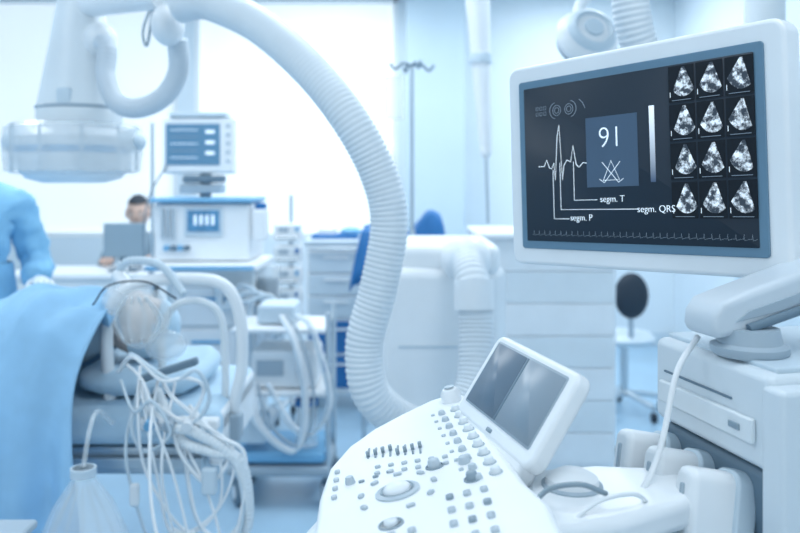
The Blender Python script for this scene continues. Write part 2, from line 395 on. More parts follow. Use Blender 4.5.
for i in range(9):
    y=1.262-i*.036; xx=.088+i*.0036
    knob(xx,y,.0062,.008,WHITE2); ring(xx,y,.0072,BTN); knob(xx-.022,y-.006,.0052,.006,BTN)
    if i<8: button(xx-.036,y-.002,.006,.008,BTN,.0015)
for i in range(8):
    x=-.045+i*.0105; y=1.150-i*.004
    button(x,y,.003,.042,BTND,.001,'slider_slot'); button(x,y+(-.012+.006*(i%4)),.005,.009,BTND,.007,'gain_slider')
for r_ in range(2):
    for i in range(6): button(-.030+i*.018,1.085-r_*.024-i*.004,.008,.008,BTN)
us.append(lathe('trackball_bezel',[(.0,.0),(.028,0),(.028,.002),(.023,.004),(.020,.002),(0,.002)],BTN,pm(-.003,.985),32))
us.append(ell('trackball',(0,0,.002),(.018,.018,.010),WHITE,pm(-.003,.985)))
us.append(lathe('trackball_ring',[(.0188,.0025),(.0210,.0042),(.0222,.0025)],BTND,pm(-.003,.985),32))
for k in range(8):
    a=math.radians(-70+k*40); x=-.003+.046*math.cos(a); y=.985+.056*math.sin(a); button(x,y,.007,.011,BTN,.0025,'trackball_key',math.degrees(a))
for i in range(4):
    for j in range(3): button(.058+j*.020,.93-i*.036,.009,.012,BTN if (i+j)%3 else BTND,.003)
knob(.045,1.04,.008,.010,BTN,'mode_dial'); ring(.045,1.04,.010)
knob(.083,1.03,.007,.009,BTN,'mode_dial'); knob(.088,.970,.007,.010,BTND,'mode_dial'); knob(-.065,1.05,.006,.009,BTN,'mode_dial')
ring(.088,.970,.009); ring(-.01,.895,.012); button(-.01,.895,.016,.016,WHITE2,.004,'freeze_key')
for i in range(5): button(-.075+i*.022,.865-.0*i,.009,.011,BTN,.003)
for i in range(5): button(-.065+i*.022,.835,.009,.011,BTN,.003)
for i in range(4): button(-.086+.001*i,1.10-i*.03,.007,.010,BTN,.003)
for i in range(3): button(-.05+.018*i,1.045+.006*i,.008,.006,BTND,.002)
group('ultrasound_machine',us,(.3,1.0,0))

# ------------------------------------------------------------ corrugated suction hose
hp=[(-.66,2.4,1.972),(-.60,2.37,1.978),(-.543,2.35,1.965),(-.4025,2.3,1.892),(-.253,2.25,1.759),(-.1375,2.2,1.615),(-.058,2.2,1.464),(-.030,2.2,1.326),(-.0605,2.2,1.1475),(-.098,2.2,.996),(-.077,2.2,.859),(.028,2.25,.764),(.144,2.3,.76),(.214,2.35,.848),(.228,2.4,1.0),(.222,2.42,1.12),(.215,2.46,1.17),(.21,2.53,1.20)]
h=[sweep('hose_body',hp,.052,HOSE,corr=lambda s:.006+.030*max(0,min(1,(s-.2)/.12)),pitch=.0145,seg=28)]
h.append(lathe('hose_end_cuff',[(.053,0),(.060,0),(.060,.09),(.053,.09)],WHITE,T(.223,2.405,1.06)@RX(-8)))
group('corrugated_hose',h,(0,2.3,.75))

g=[]
g.append(prism('cabinet_body',[(-.07,2.64),(.31,2.64),(.36,2.72),(.36,3.2),(-.02,3.2)],.08,1.16,WHITE,.04,seg=5))
g.append(prism('cabinet_lid',[(-.03,2.68),(.32,2.63),(.34,2.72),(.34,3.15),(.0,3.15)],1.13,1.235,WHITE,.035,seg=5))
g.append(ell('hose_inlet_cowl',(.215,2.62,1.19),(.082,.08,.08),WHITE))
g.append(box('panel_seam_line',(.12,2.637,.9),(.25,.004,.006),PALE,0))
g.append(box('plinth',(.15,2.92,.05),(.36,.5,.1),GREYP,.01))
group('x_ray_generator',g,(.15,2.9,0))
g=[box('carcass',(.69,4.0,.63),(.64,.55,1.10),WHITE,.02)]
for i in range(7):
    g.append(box('drawer_front',(.69,3.722,.20+i*.150),(.61,.012,.146),WHITE2 if i%2 else WHITE,.004))
g.append(box('top_slab',(.69,3.98,1.19),(.67,.6,.03),WHITE,.01))
for x,y in ((.42,3.78),(.96,3.78),(.42,4.2),(.96,4.2)): g+=caster('caster',x,y,.035)
group('drawer_cabinet',g,(.69,4,0))

# ------------------------------------------------------------ ceiling mounted imaging head (left)
o=[]
HC=T(-1.14,2.8,1.555)
o.append(lathe('head_drum',[(0,-.115),(.10,-.115),(.155,-.10),(.18,-.075),(.187,-.03),(.187,.045),(.16,.07),(.10,.085),(0,.085)],WHITE,HC,48))
o.append(lathe('blue_band',[(.188,-.012),(.192,-.010),(.192,.010),(.188,.012)],CYAN,HC,48))
o.append(lathe('clear_rim',[(.20,-.085),(.225,-.075),(.232,.0),(.228,.075),(.205,.09),(.20,.088),(.222,.07),(.226,0),(.22,-.07)],CLEAR,HC,48))
for k in range(10):
    a=math.radians(k*36+10); o.append(cyl('rim_post',tuple(HC@Vector((.208*math.cos(a),.208*math.sin(a),-.078))),tuple(HC@Vector((.208*math.cos(a),.208*math.sin(a),.085))),.006,PALE,seg=8))
o.append(lathe('neck_ring',[(0,.08),(.12,.08),(.125,.10),(.11,.125),(0,.125)],PALE,HC,40))
o.append(lathe('collimator_cone',[(0,.11),(.125,.11),(.145,.14),(.142,.20),(.105,.40),(.085,.52),(.07,.6),(.07,1.6),(0,1.6)],WHITE2,HC@T(.02,0,-.055),40))
o.append(lathe('cone_seam',[(.143,.0),(.147,.003),(.147,.009),(.143,.012)],GREYP,HC@T(.02,0,.14),40))
o.append(box('cone_window',(0,-.132,.17),(.05,.02,.07),PALE,.01,HC@T(.02,0,0)))
o.append(ell('left_flange',(-.2,0,.03),(.05,.06,.04),PALE,HC)); o.append(ell('right_flange',(.2,0,.03),(.05,.06,.04),PALE,HC))
o.append(lathe('ceiling_flange',[(0,0),(.14,0),(.14,-.03),(.10,-.06),(0,-.06)],WHITE,T(-1.12,2.8,H)))
o.append(sweep('side_grip',[(-1.06,2.75,1.93),(-.99,2.7,1.90),(-.985,2.68,1.80),(-.94,2.65,1.71),(-.86,2.62,1.685),(-.77,2.6,1.72),(-.715,2.58,1.80),(-.71,2.55,1.90)],.033,ARMG,corr=.02,pitch=.015,seg=20))
o.append(ell('grip_joint',(-1.03,2.74,1.93),(.06,.05,.06),WHITE))
o.append(ell('arm_joint',(-.72,2.48,1.93),(.05,.07,.065),WHITE))
o.append(cyl('cross_arm',(-1.12,2.8,2.06),(-.73,2.45,2.02),.045,WHITE))
o.append(cyl('arm_column',(-.72,2.48,1.95),(-.74,2.48,H),.035,WHITE2))
o.append(lathe('arm_flange',[(0,0),(.09,0),(.09,-.03),(.05,-.05),(0,-.05)],WHITE,T(-.74,2.48,H)))
o.append(sweep('control_cable',[(-.84,2.72,2.06),(-.86,2.68,1.95),(-.84,2.66,1.9),(-.80,2.6,2.03)],.005,BTND,seg=8))
group('ceiling_x_ray_unit',o,(-1.14,2.8,H))

# ------------------------------------------------------------ anaesthesia machine
o=[]
o.append(box('monitor_case',(-1.05,4.2,1.63),(.375,.09,.295),WHITE,.018))
o.append(box('monitor_glass',(-1.075,4.153,1.635),(.28,.006,.215),mat('ana_screen','#54809f',.3,emit=.25,noise=.05),.002))
for i in range(5): o.append(box('trace',(-1.12,4.148,1.71-i*.036),(.14,.003,.003),INKD if i%2 else INK,0))
for i in range(3): o.append(box('numerals',(-.985,4.147,1.70-i*.055),(.045,.003,.016),INK,0))
for i in range(5): o.append(box('monitor_key',(-.893,4.152,1.73-i*.045),(.022,.006,.02),BTN,.002))
o.append(box('monitor_top',(-1.05,4.2,1.79),(.30,.11,.025),PALE,.006))
o.append(box('monitor_mount',(-1.03,4.22,1.455),(.20,.14,.04),SLOT,.01)); o.append(cyl('mount_post',(-1.03,4.24,1.36),(-1.03,4.24,1.52),.03,GREYP))
o.append(box('module_rack',(-1.04,4.22,1.405),(.22,.12,.05),GREYP,.01))
o.append(box('top_tray',(-1.02,4.3,1.345),(.53,.42,.025),CYAN,.01))
o.append(box('upper_housing',(-1.02,4.32,1.18),(.50,.40,.30),WHITE,.02))
o.append(box('vent_screen_frame',(-1.01,4.115,1.235),(.20,.012,.15),PALE,.006)); o.append(box('vent_screen',(-1.01,4.107,1.24),(.165,.006,.11),TEALSCR,.002))
for i in range(4): o.append(box('vent_trace',(-1.05+i*.030,4.102,1.245),(.012,.003,.05),INK,0))
for i in range(4): o.append(lathe('flow_knob',[(0,0),(.016,0),(.014,.025),(0,.025)],SLOT if i%2 else CYAN,T(-1.2+i*.035,4.12,1.10)@RX(90)))
for i in range(3): o.append(cyl('flow_tube',(-1.22+i*.028,4.112,1.15),(-1.22+i*.028,4.112,1.30),.008,METAL))
o.append(box('work_surface',(-1.0,4.25,1.01),(.58,.52,.035),WHITE,.012))
o.append(box('work_surface_edge',(-1.0,3.985,1.01),(.54,.008,.02),CYAN,.002))
o.append(box('lower_body',(-.98,4.34,.56),(.46,.42,.86),WHITE2,.015))
for i in range(3): 
    o.append(box('drawer',(-.98,4.122,.80-i*.22),(.40,.02,.20),WHITE,.008)); o.append(box('drawer_pull',(-.98,4.105,.84-i*.22),(.18,.015,.015),CYAN,.004))
o.append(cyl('bellows_jar',(-.70,4.22,.80),(-.70,4.22,1.0),.07,CLEAR)); o.append(cyl('bellows',(-.70,4.22,.81),(-.70,4.22,.93),.055,SLOT))
o.append(cyl('absorber_canister',(-.70,4.18,.55),(-.70,4.18,.76),.06,mat('soda_lime','#dfe9f2',.8,nscale=60,noise=.1)))
o.append(box('absorber_head',(-.72,4.2,.78),(.16,.16,.05),GREYP,.01))
o.append(box('vaporiser',(-.72,4.14,1.22),(.07,.10,.16),WHITE,.015)); o.append(lathe('vaporiser_dial',[(0,0),(.03,0),(.03,.03),(0,.035)],BLUE,T(-.72,4.14,1.30)))
o.append(cyl('side_post',(-1.30,4.2,.16),(-1.30,4.2,1.75),.009,METAL)); o.append(cyl('post_link',(-1.30,4.2,1.0),(-1.25,4.25,1.0),.01,METAL)); o.append(cyl('post_link_low',(-1.30,4.2,.2),(-1.2,4.25,.15),.01,METAL))
o.append(box('base',(-1.0,4.32,.12),(.62,.56,.06),GREYP,.02))
for x,yy in ((-1.26,4.08),(-.74,4.08),(-1.26,4.56),(-.74,4.56)): o+=caster('caster',x,yy,.045)
for i in range(3):
    o.append(sweep('breathing_hose',[(-.72,4.12,.78),(-.66+.03*i,4.08,.70-.05*i),(-.70+.03*i,4.04,.85),(-.80+.02*i,4.03,.92-.04*i),(-.90,4.05,.80),(-.94+.02*i,4.06,.95)],.013,PALE,corr=.1,pitch=.014,seg=10))
o.append(sweep('monitor_lead',[(-1.20,4.16,1.55),(-1.29,4.10,1.35),(-1.30,4.06,1.1),(-1.22,3.99,.9)],.004,SLOT,seg=8))
group('anaesthesia_machine',o,(-1.0,4.3,0))

# ------------------------------------------------------------ infusion pump stand
ix,iy=-.66,4.85
o=[cyl('pole',(ix,iy,.10),(ix,iy,1.36),.012,METAL)]
for i,(zz,mm) in enumerate(((1.14,WHITE),(1.01,WHITE2),(.88,WHITE),(.75,WHITE2))):
    o.append(box('syringe_pump',(ix-.01,iy-.06,zz),(.16,.12,.10),mm,.012)); o.append(box('pump_display',(ix-.03,iy-.122,zz+.015),(.06,.006,.03),GREYP,.002)); o.append(cyl('syringe',(ix-.07,iy-.13,zz-.03),(ix+.05,iy-.13,zz-.03),.012,CLEAR))
    o.append(box('pump_clip',(ix+.05,iy-.122,zz+.02),(.02,.01,.03),BLUE if i%2 else CYAN,.003))
    o.append(sweep('pump_line',[(ix+.05,iy-.13,zz-.03),(ix+.09,iy-.15,zz-.08),(ix+.08,iy-.17,zz-.25),(ix+.02+.02*i,iy-.16,.5)],.004,WHITE,seg=6))
for a in range(5):
    ca,sa=math.cos(math.radians(a*72+20)),math.sin(math.radians(a*72+20)); o.append(cyl('leg',(ix,iy,.12),(ix+.13*ca,iy+.13*sa,.07),.013,METAL)); o+=caster('caster',ix+.13*ca,iy+.13*sa,.025)
group('infusion_pump_stand',o,(ix,iy,0))

# ------------------------------------------------------------ equipment trolley with casters
o=[]
ty=-.20
def b2(n,c,s,m,bv): return box(n,(c[0]+.02,c[1]+ty,c[2]),s,m,bv)
o.append(b2('base_tray',(-.56,3.92,.16),(.46,.38,.05),GREYP,.02)); o.append(b2('blue_tray',(-.56,3.90,.22),(.42,.34,.05),CYAN,.02))
for x in (-.74,-.34):
    for yy in (3.76,4.06): o.append(cyl('post',(x+.02,yy+ty,.17),(x+.02,yy+ty,.86),.012,METAL))
o.append(b2('mid_shelf',(-.56,3.91,.50),(.42,.34,.025),WHITE,.008)); o.append(b2('pump_unit',(-.54,3.91,.60),(.30,.26,.17),WHITE,.02))
o.append(b2('pump_face',(-.60,3.775,.61),(.12,.01,.07),GREYP,.004)); o.append(lathe('pump_knob',[(0,0),(.018,0),(.015,.025),(0,.025)],GREYP,T(-.44,3.78+ty,.6)@RX(90)))
o.append(b2('top_shelf',(-.56,3.91,.78),(.42,.34,.025),WHITE,.01)); o.append(b2('suction_unit',(-.58,3.92,.84),(.18,.20,.09),PALE,.02))
o.append(cyl('suction_jar',(-.42,3.80+ty,.26),(-.42,3.80+ty,.44),.05,CLEAR)); o.append(cyl('suction_lid',(-.42,3.80+ty,.44),(-.42,3.80+ty,.465),.053,BLUE))
o.append(b2('side_basket',(-.68,3.80,.34),(.14,.14,.12),PALE,.02))
for x,yy in ((-.74,3.77),(-.34,3.77),(-.74,4.06),(-.34,4.06)):
    W=T(x+.02,yy+ty,.06)@RZ(25)@RY(90)
    o.append(lathe('caster_wheel',[(0,-.02),(.05,-.02),(.06,-.012),(.06,.012),(.05,.02),(0,.02)],SLOT,W,20)); o.append(lathe('caster_hub',[(0,-.022),(.03,-.022),(.03,.022),(0,.022)],WHITE,W,20)); o.append(cyl('caster_stem',(x+.02,yy+ty,.06),(x+.02,yy+ty,.16),.014,GREYP))
for i in range(8):
    a=random.uniform(-.05,.05)
    o.append(sweep('lead_cable',[(-.50+a,3.80+ty,.84),(-.42+a,3.70+ty,.76+a),(-.36+a*1.5,3.68+ty,.5),(-.42+a,3.70+ty,.30+a),(-.55+a*2,3.70+ty,.38),(-.62+a,3.74+ty,.55)],.006,(WHITE,PALE,GREYP)[i%3],seg=8))
group('equipment_trolley',o,(-.54,3.7,0))

# ------------------------------------------------------------ drawer cart with blue lower drawers
o=[box('carcass',(-.40,5.25,.57),(.38,.40,.94),WHITE,.012),box('work_top',(-.40,5.24,1.055),(.41,.44,.035),PALE,.01),box('push_handle',(-.40,5.0,1.02),(.36,.02,.02),METAL,.006)]
for i in range(5):
    hh=.125 if i<3 else .2; z=.93-i*.14 if i<3 else (.46 if i==3 else .24)
    o.append(box('drawer',(-.40,5.045,z),(.35,.02,hh),(PALE if i<3 else BLUE),.006)); o.append(box('drawer_pull',(-.40,5.03,z+hh*.25),(.16,.02,.014),WHITE,.004))
o.append(box('supply_tray',(-.42,5.22,1.085),(.30,.22,.03),BLUE,.012)); o.append(box('supply_box',(-.47,5.22,1.115),(.12,.14,.05),WHITE,.012)); o.append(ell('folded_cloth',(-.32,5.22,1.115),(.07,.09,.03),CYAN))
for x,yy in ((-.55,5.1),(-.25,5.1),(-.55,5.4),(-.25,5.4)): o+=caster('caster',x,yy,.04)
group('supply_cart',o,(-.40,5.25,0))

# ------------------------------------------------------------ IV pole
o=[cyl('pole',(.06,4.0,.12),(.06,4.0,2.02),.011,GREYP),cyl('pole_sleeve',(.06,4.0,.12),(.06,4.0,1.2),.015,METAL)]
for a in (0,90,180,270):
    ca,sa=math.cos(math.radians(a+20)),math.sin(math.radians(a+20))
    o.append(sweep('hook',[(.06,4,2.02),(.06+.05*ca,4+.05*sa,2.03),(.06+.09*ca,4+.09*sa,2.0),(.06+.12*ca,4+.12*sa,2.03)],.007,SLOT,seg=8))
for a in range(5):
    ca,sa=math.cos(math.radians(a*72)),math.sin(math.radians(a*72))
    o.append(cyl('leg',(.06,4,.13),(.06+.26*ca,4+.26*sa,.09),.014,METAL)); o+=caster('caster',.06+.26*ca,4+.26*sa,.03)
o.append(box('infusion_bag',(-.03,3.98,1.86),(.10,.03,.22),CLEAR,.014)); o.append(sweep('drip_line',[(-.03,3.98,1.75),(-.04,3.97,1.6),(.0,3.96,1.4),(.04,3.97,1.25)],.004,CLEAR,seg=8))
group('iv_pole',o,(.06,4,0))
bm=bmesh.new(); bmesh.ops.create_grid(bm,x_segments=50,y_segments=30,size=1)
for v in bm.verts:
    x,yv=v.co.x,v.co.y
    z=.17*math.exp(-((x-.6)**2)*5)+.09*math.exp(-((x+.6)**2)*5)+.016*math.sin(9*x+4*yv)
    e=max(abs(x),abs(yv)); drop=max(0,e-.78)*1.3
    v.co=Vector((x*.29,yv*.2,z-drop+.012*math.sin(25*x)*(drop>0)))
o=[mk('blue_cloth',bm,BLUE,T(.01,4.58,1.09))]
o[0].modifiers.new('sol','SOLIDIFY').thickness=.006
o.append(box('table_top',(.01,4.58,1.065),(.46,.34,.03),METAL,.004))
for x in (-.20,.22):
    for yy in (4.43,4.73): o.append(cyl('leg',(x,yy,0),(x,yy,1.06),.012,METAL))
group('covered_instrument_table',o,(.01,4.58,0))

# ------------------------------------------------------------ pendants at upper right
o=[cyl('tube_upper',(.305,3.5,H),(.335,3.5,2.3),.066,WHITE,.060),cyl('tube_mid',(.335,3.5,2.3),(.375,3.5,1.60),.056,WHITE,.026),
   lathe('joint',[(0,-.03),(.064,-.03),(.070,0),(.064,.03),(0,.03)],WHITE2,T(.335,3.5,2.3)),lathe('collar',[(0,-.02),(.05,-.02),(.052,0),(.05,.02),(0,.02)],PALE,T(.352,3.5,1.98)),cyl('rod',(.375,3.5,1.62),(.385,3.5,1.26),.008,METAL),
   ell('rod_grip',(.375,3.5,1.58),(.026,.026,.04),WHITE),lathe('ceiling_flange',[(0,0),(.12,0),(.12,-.03),(0,-.05)],WHITE,T(.305,3.5,H))]
group('ceiling_pendant',o,(.33,3.5,H))
LC=T(.60,2.6,1.90)@RX(62)@RY(12)
o=[lathe('lamp_head',[(0,-.02),(.07,-.02),(.095,-.005),(.105,.02),(.09,.05),(.05,.07),(0,.075)],WHITE,LC),
   lathe('lamp_back_ring',[(.055,.068),(.062,.080),(.075,.074),(.083,.058)],PALE,LC),lathe('lamp_back_boss',[(0,.085),(.03,.082),(.034,.07),(.034,.06)],PALE,LC),
   lathe('lamp_ring',[(.06,-.022),(.065,-.032),(.085,-.03),(.092,-.012)],GREYP,LC),
   lathe('lamp_lens',[(0,-.026),(.055,-.022),(.055,-.018)],BTN,LC),
   sweep('lamp_arm',[(.60,2.66,1.93),(.62,2.75,2.05),(.72,2.8,2.2),(.74,2.8,2.6),(.74,2.8,H)],.022,WHITE2)]
group('examination_lamp',o,(.74,2.8,H))
o=[sweep('hose_body',[(.545,2.0,H),(.55,2.0,2.5),(.565,2.0,2.05),(.60,2.02,1.80),(.72,2.1,1.62),(.88,2.25,1.55),(1.0,2.4,1.53)],.046,HOSE,corr=.035,pitch=.0145,seg=24),
   cyl('column',(1.14,2.5,1.40),(1.14,2.5,H),.06,WHITE2),box('head_box',(1.12,2.52,1.5),(.24,.24,.34),WHITE,.03)]
group('gas_supply_column',o,(1.14,2.5,H))

# ------------------------------------------------------------ office chair
cx,cy=1.40,5.0
o=[lathe('seat',[(0,0),(.17,0),(.19,.03),(.16,.06),(0,.07)],PALE,T(cx,cy,.44)),ell('back_rest',(cx,cy-.16,.75),(.105,.045,.14),DARK),cyl('back_bar',(cx,cy-.15,.46),(cx,cy-.16,.72),.016,GREYP),cyl('gas_lift',(cx,cy,.1),(cx,cy,.45),.025,METAL)]
for a in range(5):
    ca,sa=math.cos(math.radians(a*72+10)),math.sin(math.radians(a*72+10)); o.append(cyl('star_leg',(cx,cy,.13),(cx+.25*ca,cy+.25*sa,.09),.018,METAL)); o+=caster('caster',cx+.25*ca,cy+.25*sa,.03)
group('office_chair',o,(cx,cy,0))
o=[sweep('cable',[(1.08,3.8+.04*i,.012+.004*i),(1.12+.03*i,3.9,.012+.004*i),(1.25,4.05+.05*i,.014),(1.15,4.25,.014+.004*i),(1.08+.04*i,4.15,.014)],.009,DARK,seg=8) for i in range(4)]
group('floor_cables',o,(1.15,4.0,0))

# ------------------------------------------------------------ desk + computer
o=[box('top',(-1.98,5.2,.85),(1.0,.50,.035),WHITE,.008),box('front_panel',(-1.98,4.98,.43),(.96,.02,.82),WHITE2,.004),box('side_left',(-2.45,5.2,.42),(.03,.46,.83),WHITE2,.004),box('side_right',(-1.51,5.2,.42),(.03,.46,.83),WHITE2,.004)]
group('desk',o,(-1.98,5.2,0))
o=[box('screen_shell',(-1.76,5.12,1.065),(.27,.03,.22),mat('mon_grey','#8fa5b4',.5),.008,None),box('screen_face',(-1.76,5.138,1.065),(.24,.006,.19),SCREEN,.002),box('stand',(-1.76,5.13,.925),(.05,.03,.10),SLOT,.005),box('foot',(-1.76,5.13,.877),(.18,.14,.015),SLOT,.005)]
group('computer_monitor',o,(-1.76,5.13,.87))

# ------------------------------------------------------------ people
def head(M,hair=HAIR,cap=None,sc=1.0,mask=None,skin_m=SKIN):
    M=M@Matrix.Scale(sc,4); parts=[]
    bm=bmesh.new(); bmesh.ops.create_uvsphere(bm,u_segments=32,v_segments=24,radius=1)
    for v in bm.verts:
        x,yv,z=v.co
        X=x*.076; Y=yv*.095; Z=z*.115
        if z<0:
            k=1+.38*z*(1 if yv<.2 else .4); X*=k; Y=Y*(1+.18*z)- .012*(-z)*(yv<0)
        if yv<0:
            Y*=.93
            nose=math.exp(-(x/.16)**2)*math.exp(-((z+.12)/.20)**2); Y-=.024*nose
            for s in (-1,1):
                eye=math.exp(-((x-s*.42)/.2)**2)*math.exp(-((z-.05)/.12)**2); Y+=.008*eye
            Y-=.006*math.exp(-(x/.35)**2)*math.exp(-((z+.5)/.1)**2)
            Y-=.008*math.exp(-(x/.3)**2)*math.exp(-((z+.85)/.18)**2)
            Y-=.005*math.exp(-(x/.6)**2)*math.exp(-((z-.22)/.09)**2)
        v.co=(X,Y,Z)
    parts.append(mk('head',bm,skin_m,M))
    for s in (-1,1):
        parts.append(ell('eye',(s*.031,-.078,.006),(.011,.008,.006),WHITE,M,12)); parts.append(ell('iris',(s*.031,-.085,.006),(.005,.003,.005),DARK,M,10))
        parts.append(ell('ear',(s*.078,.008,-.01),(.010,.02,.032),skin_m,M,14)); parts.append(ell('eyebrow',(s*.031,-.087,.028),(.015,.004,.003),HAIR,M,10))
    parts.append(ell('lips',(0,-.088,-.056),(.020,.007,.005),mat('lips','#b58a82',.6),M,12))
    bm=bmesh.new(); bmesh.ops.create_uvsphere(bm,u_segments=32,v_segments=20,radius=1)
    bmesh.ops.delete(bm,geom=[v for v in bm.verts if v.co.z<(-.25 if v.co.y>.25 else .42+.1*(-v.co.y))],context='VERTS')
    bm.transform(Matrix.Diagonal((.082,.102,.121,1))); parts.append(mk('surgical_cap' if cap else 'hair',bm,cap or hair,M@T(0,.003,.003)))
    if mask: parts.append(ell('face_mask',(0,-.062,-.058),(.056,.045,.046),mask,M,20))
    return parts
def hand(M,m,side=1,curl=20):
    v=[((0,0,0),.022),((0,0,-.045),(.036,.016)),((0,0,-.09),(.038,.014))]; e=[(0,1),(1,2)]
    parts=[skin('palm',[(tuple(M@Vector(a)),b) for a,b in v],e,m,2)]
    Ls=(.068,.078,.072,.056)
    for i,L in enumerate(Ls):
        x=side*(.027-.018*i); pts=[Vector((x,0,-.07)),Vector((x*1.05,0,-.095))]; a=math.radians(curl*.5); p=pts[-1]
        for k,f in enumerate((.45,.32,.23)):
            p=p+Vector((0,-math.sin(a),-math.cos(a)))*L*f; pts.append(p); a+=math.radians(curl)
        parts.append(skin('finger_%d'%(i+1),[(tuple(M@q),r) for q,r in zip(pts,(.009,.009,.0085,.008,.007))],[(k,k+1) for k in range(4)],m,1))
    tp=[(side*.02,0,-.025),(side*.042,-.008,-.05),(side*.052,-.016,-.078),(side*.052,-.024,-.10)]
    parts.append(skin('thumb',[(tuple(M@Vector(q)),r) for q,r in zip(tp,(.012,.011,.0095,.008))],[(0,1),(1,2),(2,3)],m,1))
    return parts
def aimM(p,d,face=(0,0,1)):
    d=Vector(d).normalized(); z=-d; f=Vector(face); yv=(f-z*f.dot(z)).normalized(); x=yv.cross(z)
    return Matrix(((x.x,yv.x,z.x,p[0]),(x.y,yv.y,z.y,p[1]),(x.z,yv.z,z.z,p[2]),(0,0,0,1)))
def standing():
    M=T(-1.70,3.15,0)@RZ(40)
    V=[((0,0,.95),(.155,.115)),((0,0,1.10),(.145,.11)),((0,-.01,1.27),(.175,.12)),((0,0,1.38),(.13,.09)),((0,0,1.46),(.06,.06)),
       ((.175,-.01,1.35),.072),((.255,-.02,1.10),.070),((.19,-.24,1.07),.050),
       ((-.17,0,1.36),.07),((-.235,-.01,1.11),.066),((-.17,-.22,1.08),.048),
       ((.10,0,.86),.105),((.11,-.01,.50),.07),((.115,.02,.10),.05),((-.10,0,.86),.105),((-.11,-.01,.50),.07),((-.115,.02,.10),.05)]
    E=[(0,1),(1,2),(2,3),(3,4),(3,5),(5,6),(6,7),(3,8),(8,9),(9,10),(0,11),(11,12),(12,13),(0,14),(14,15),(15,16)]
    o=[skin('body_scrubs',[(tuple(M@Vector(a)),b) for a,b in V],E,SCRUB,3)]
    tex=bpy.data.textures.new('cloth_folds','CLOUDS'); tex.noise_scale=.08
    d=o[0].modifiers.new('folds','DISPLACE'); d.texture=tex; d.strength=.06; d.texture_coords='GLOBAL'
    o.append(lathe('gown_skirt',[(.155,1.12),(.17,1.0),(.20,.80),(.235,.45),(.23,.45),(.19,.8),(.15,1.12)],SCRUB,M@Matrix.Diagonal((1.05,.8,1,1))))
    o.append(skin('neck',[(tuple(M@Vector((0,.0,1.44))),.058),(tuple(M@Vector((0,-.01,1.55))),.052)],[(0,1)],SKIN))
    o+=head(M@T(0,-.02,1.645)@RX(18),cap=CYAN,mask=SHEET)
    gl=WHITE2
    o+=hand(aimM(M@Vector((.19,-.255,1.07)),M.to_3x3()@Vector((-.1,-1,-.05))),gl,1); o+=hand(aimM(M@Vector((-.17,-.235,1.08)),M.to_3x3()@Vector((.1,-1,-.05))),gl,-1)
    for s in (-1,1): o.append(skin('shoe',[(tuple(M@Vector((s*.115,.06,.05))),.045),(tuple(M@Vector((s*.118,-.06,.042))),.045),(tuple(M@Vector((s*.12,-.15,.036))),.036)],[(0,1),(1,2)],WHITE2))
    group('surgeon',o,(-1.70,3.15,0))
standing()
def seated():
    SX=-1.90
    M=T(SX,5.86,0)@RZ(8)
    V=[((0,0,.56),(.15,.12)),((0,-.02,.72),(.14,.11)),((0,-.05,.90),(.17,.11)),((0,-.05,1.01),(.12,.08)),((0,-.06,1.07),(.055,.055)),
       ((.17,-.05,1.0),.065),((.23,-.14,.82),.055),((.14,-.36,.92),.04),((-.17,-.05,1.0),.065),((-.23,-.14,.82),.055),((-.14,-.36,.92),.04),
       ((.10,-.04,.53),.09),((.12,-.38,.52),.065),((.12,-.36,.10),.045),((-.10,-.04,.53),.09),((-.12,-.38,.52),.065),((-.12,-.36,.10),.045)]
    E=[(0,1),(1,2),(2,3),(3,4),(3,5),(5,6),(6,7),(3,8),(8,9),(9,10),(0,11),(11,12),(12,13),(0,14),(14,15),(15,16)]
    o=[skin('body_clothes',[(tuple(M@Vector(a)),b) for a,b in V],E,SHIRT)]
    o.append(skin('neck',[(tuple(M@Vector((0,-.06,1.05))),.052),(tuple(M@Vector((0,-.075,1.13))),.048)],[(0,1)],SKIN))
    o+=head(M@T(0,-.09,1.215)@RX(10),sc=1.08)
    o+=hand(aimM(M@Vector((.14,-.37,.925)),M.to_3x3()@Vector((-.1,-1,-.1))),SKIN,-1); o+=hand(aimM(M@Vector((-.14,-.37,.925)),M.to_3x3()@Vector((.1,-1,-.1))),SKIN,1)
    for s in (-1,1): o.append(skin('shoe',[(tuple(M@Vector((s*.12,-.34,.05))),.042),(tuple(M@Vector((s*.12,-.50,.038))),.036)],[(0,1)],DARK))
    group('seated_doctor',o,(SX,5.86,0))
    c=[box('seat',(SX,5.90,.42),(.44,.42,.06),CYAN,.02),box('back',(SX,6.12,.70),(.38,.05,.32),CYAN,.02),cyl('lift',(SX,5.92,.08),(SX,5.92,.42),.03,METAL),cyl('back_post',(SX,6.10,.42),(SX,6.12,.6),.02,METAL),lathe('round_base',[(0,0),(.25,0),(.24,.03),(.04,.08),(0,.08)],METAL,T(SX,5.92,0))]
    group('desk_chair',c,(SX,5.92,0))
seated()

# ------------------------------------------------------------ operating table with patient
o=[box('frame',(-1.7,2.5,.66),(2.3,.50,.08),METAL,.01),box('mattress',(-1.68,2.5,.76),(2.36,.56,.11),SHEET,.04,seg=5),box('column',(-1.9,2.5,.36),(.35,.3,.56),WHITE,.03),box('table_base',(-1.9,2.5,.06),(.9,.5,.12),PALE,.03),
   box('side_rail',(-1.2,2.23,.66),(1.3,.015,.03),METAL,.003),box('head_board',(-.52,2.5,.72),(.04,.5,.16),WHITE,.015)]
group('operating_table',o,(-1.7,2.5,0))
bm=bmesh.new(); bmesh.ops.create_uvsphere(bm,u_segments=40,v_segments=20,radius=1)
for v in bm.verts:
    x,yv,z=v.co; k=lambda a:math.copysign(abs(a)**.55,a)
    v.co=(k(x)*.19,k(yv)*.22,z*.055*(1+.1*math.sin(9*x+5*yv))-.02*math.exp(-(x*x+yv*yv)*3)*(z>0))
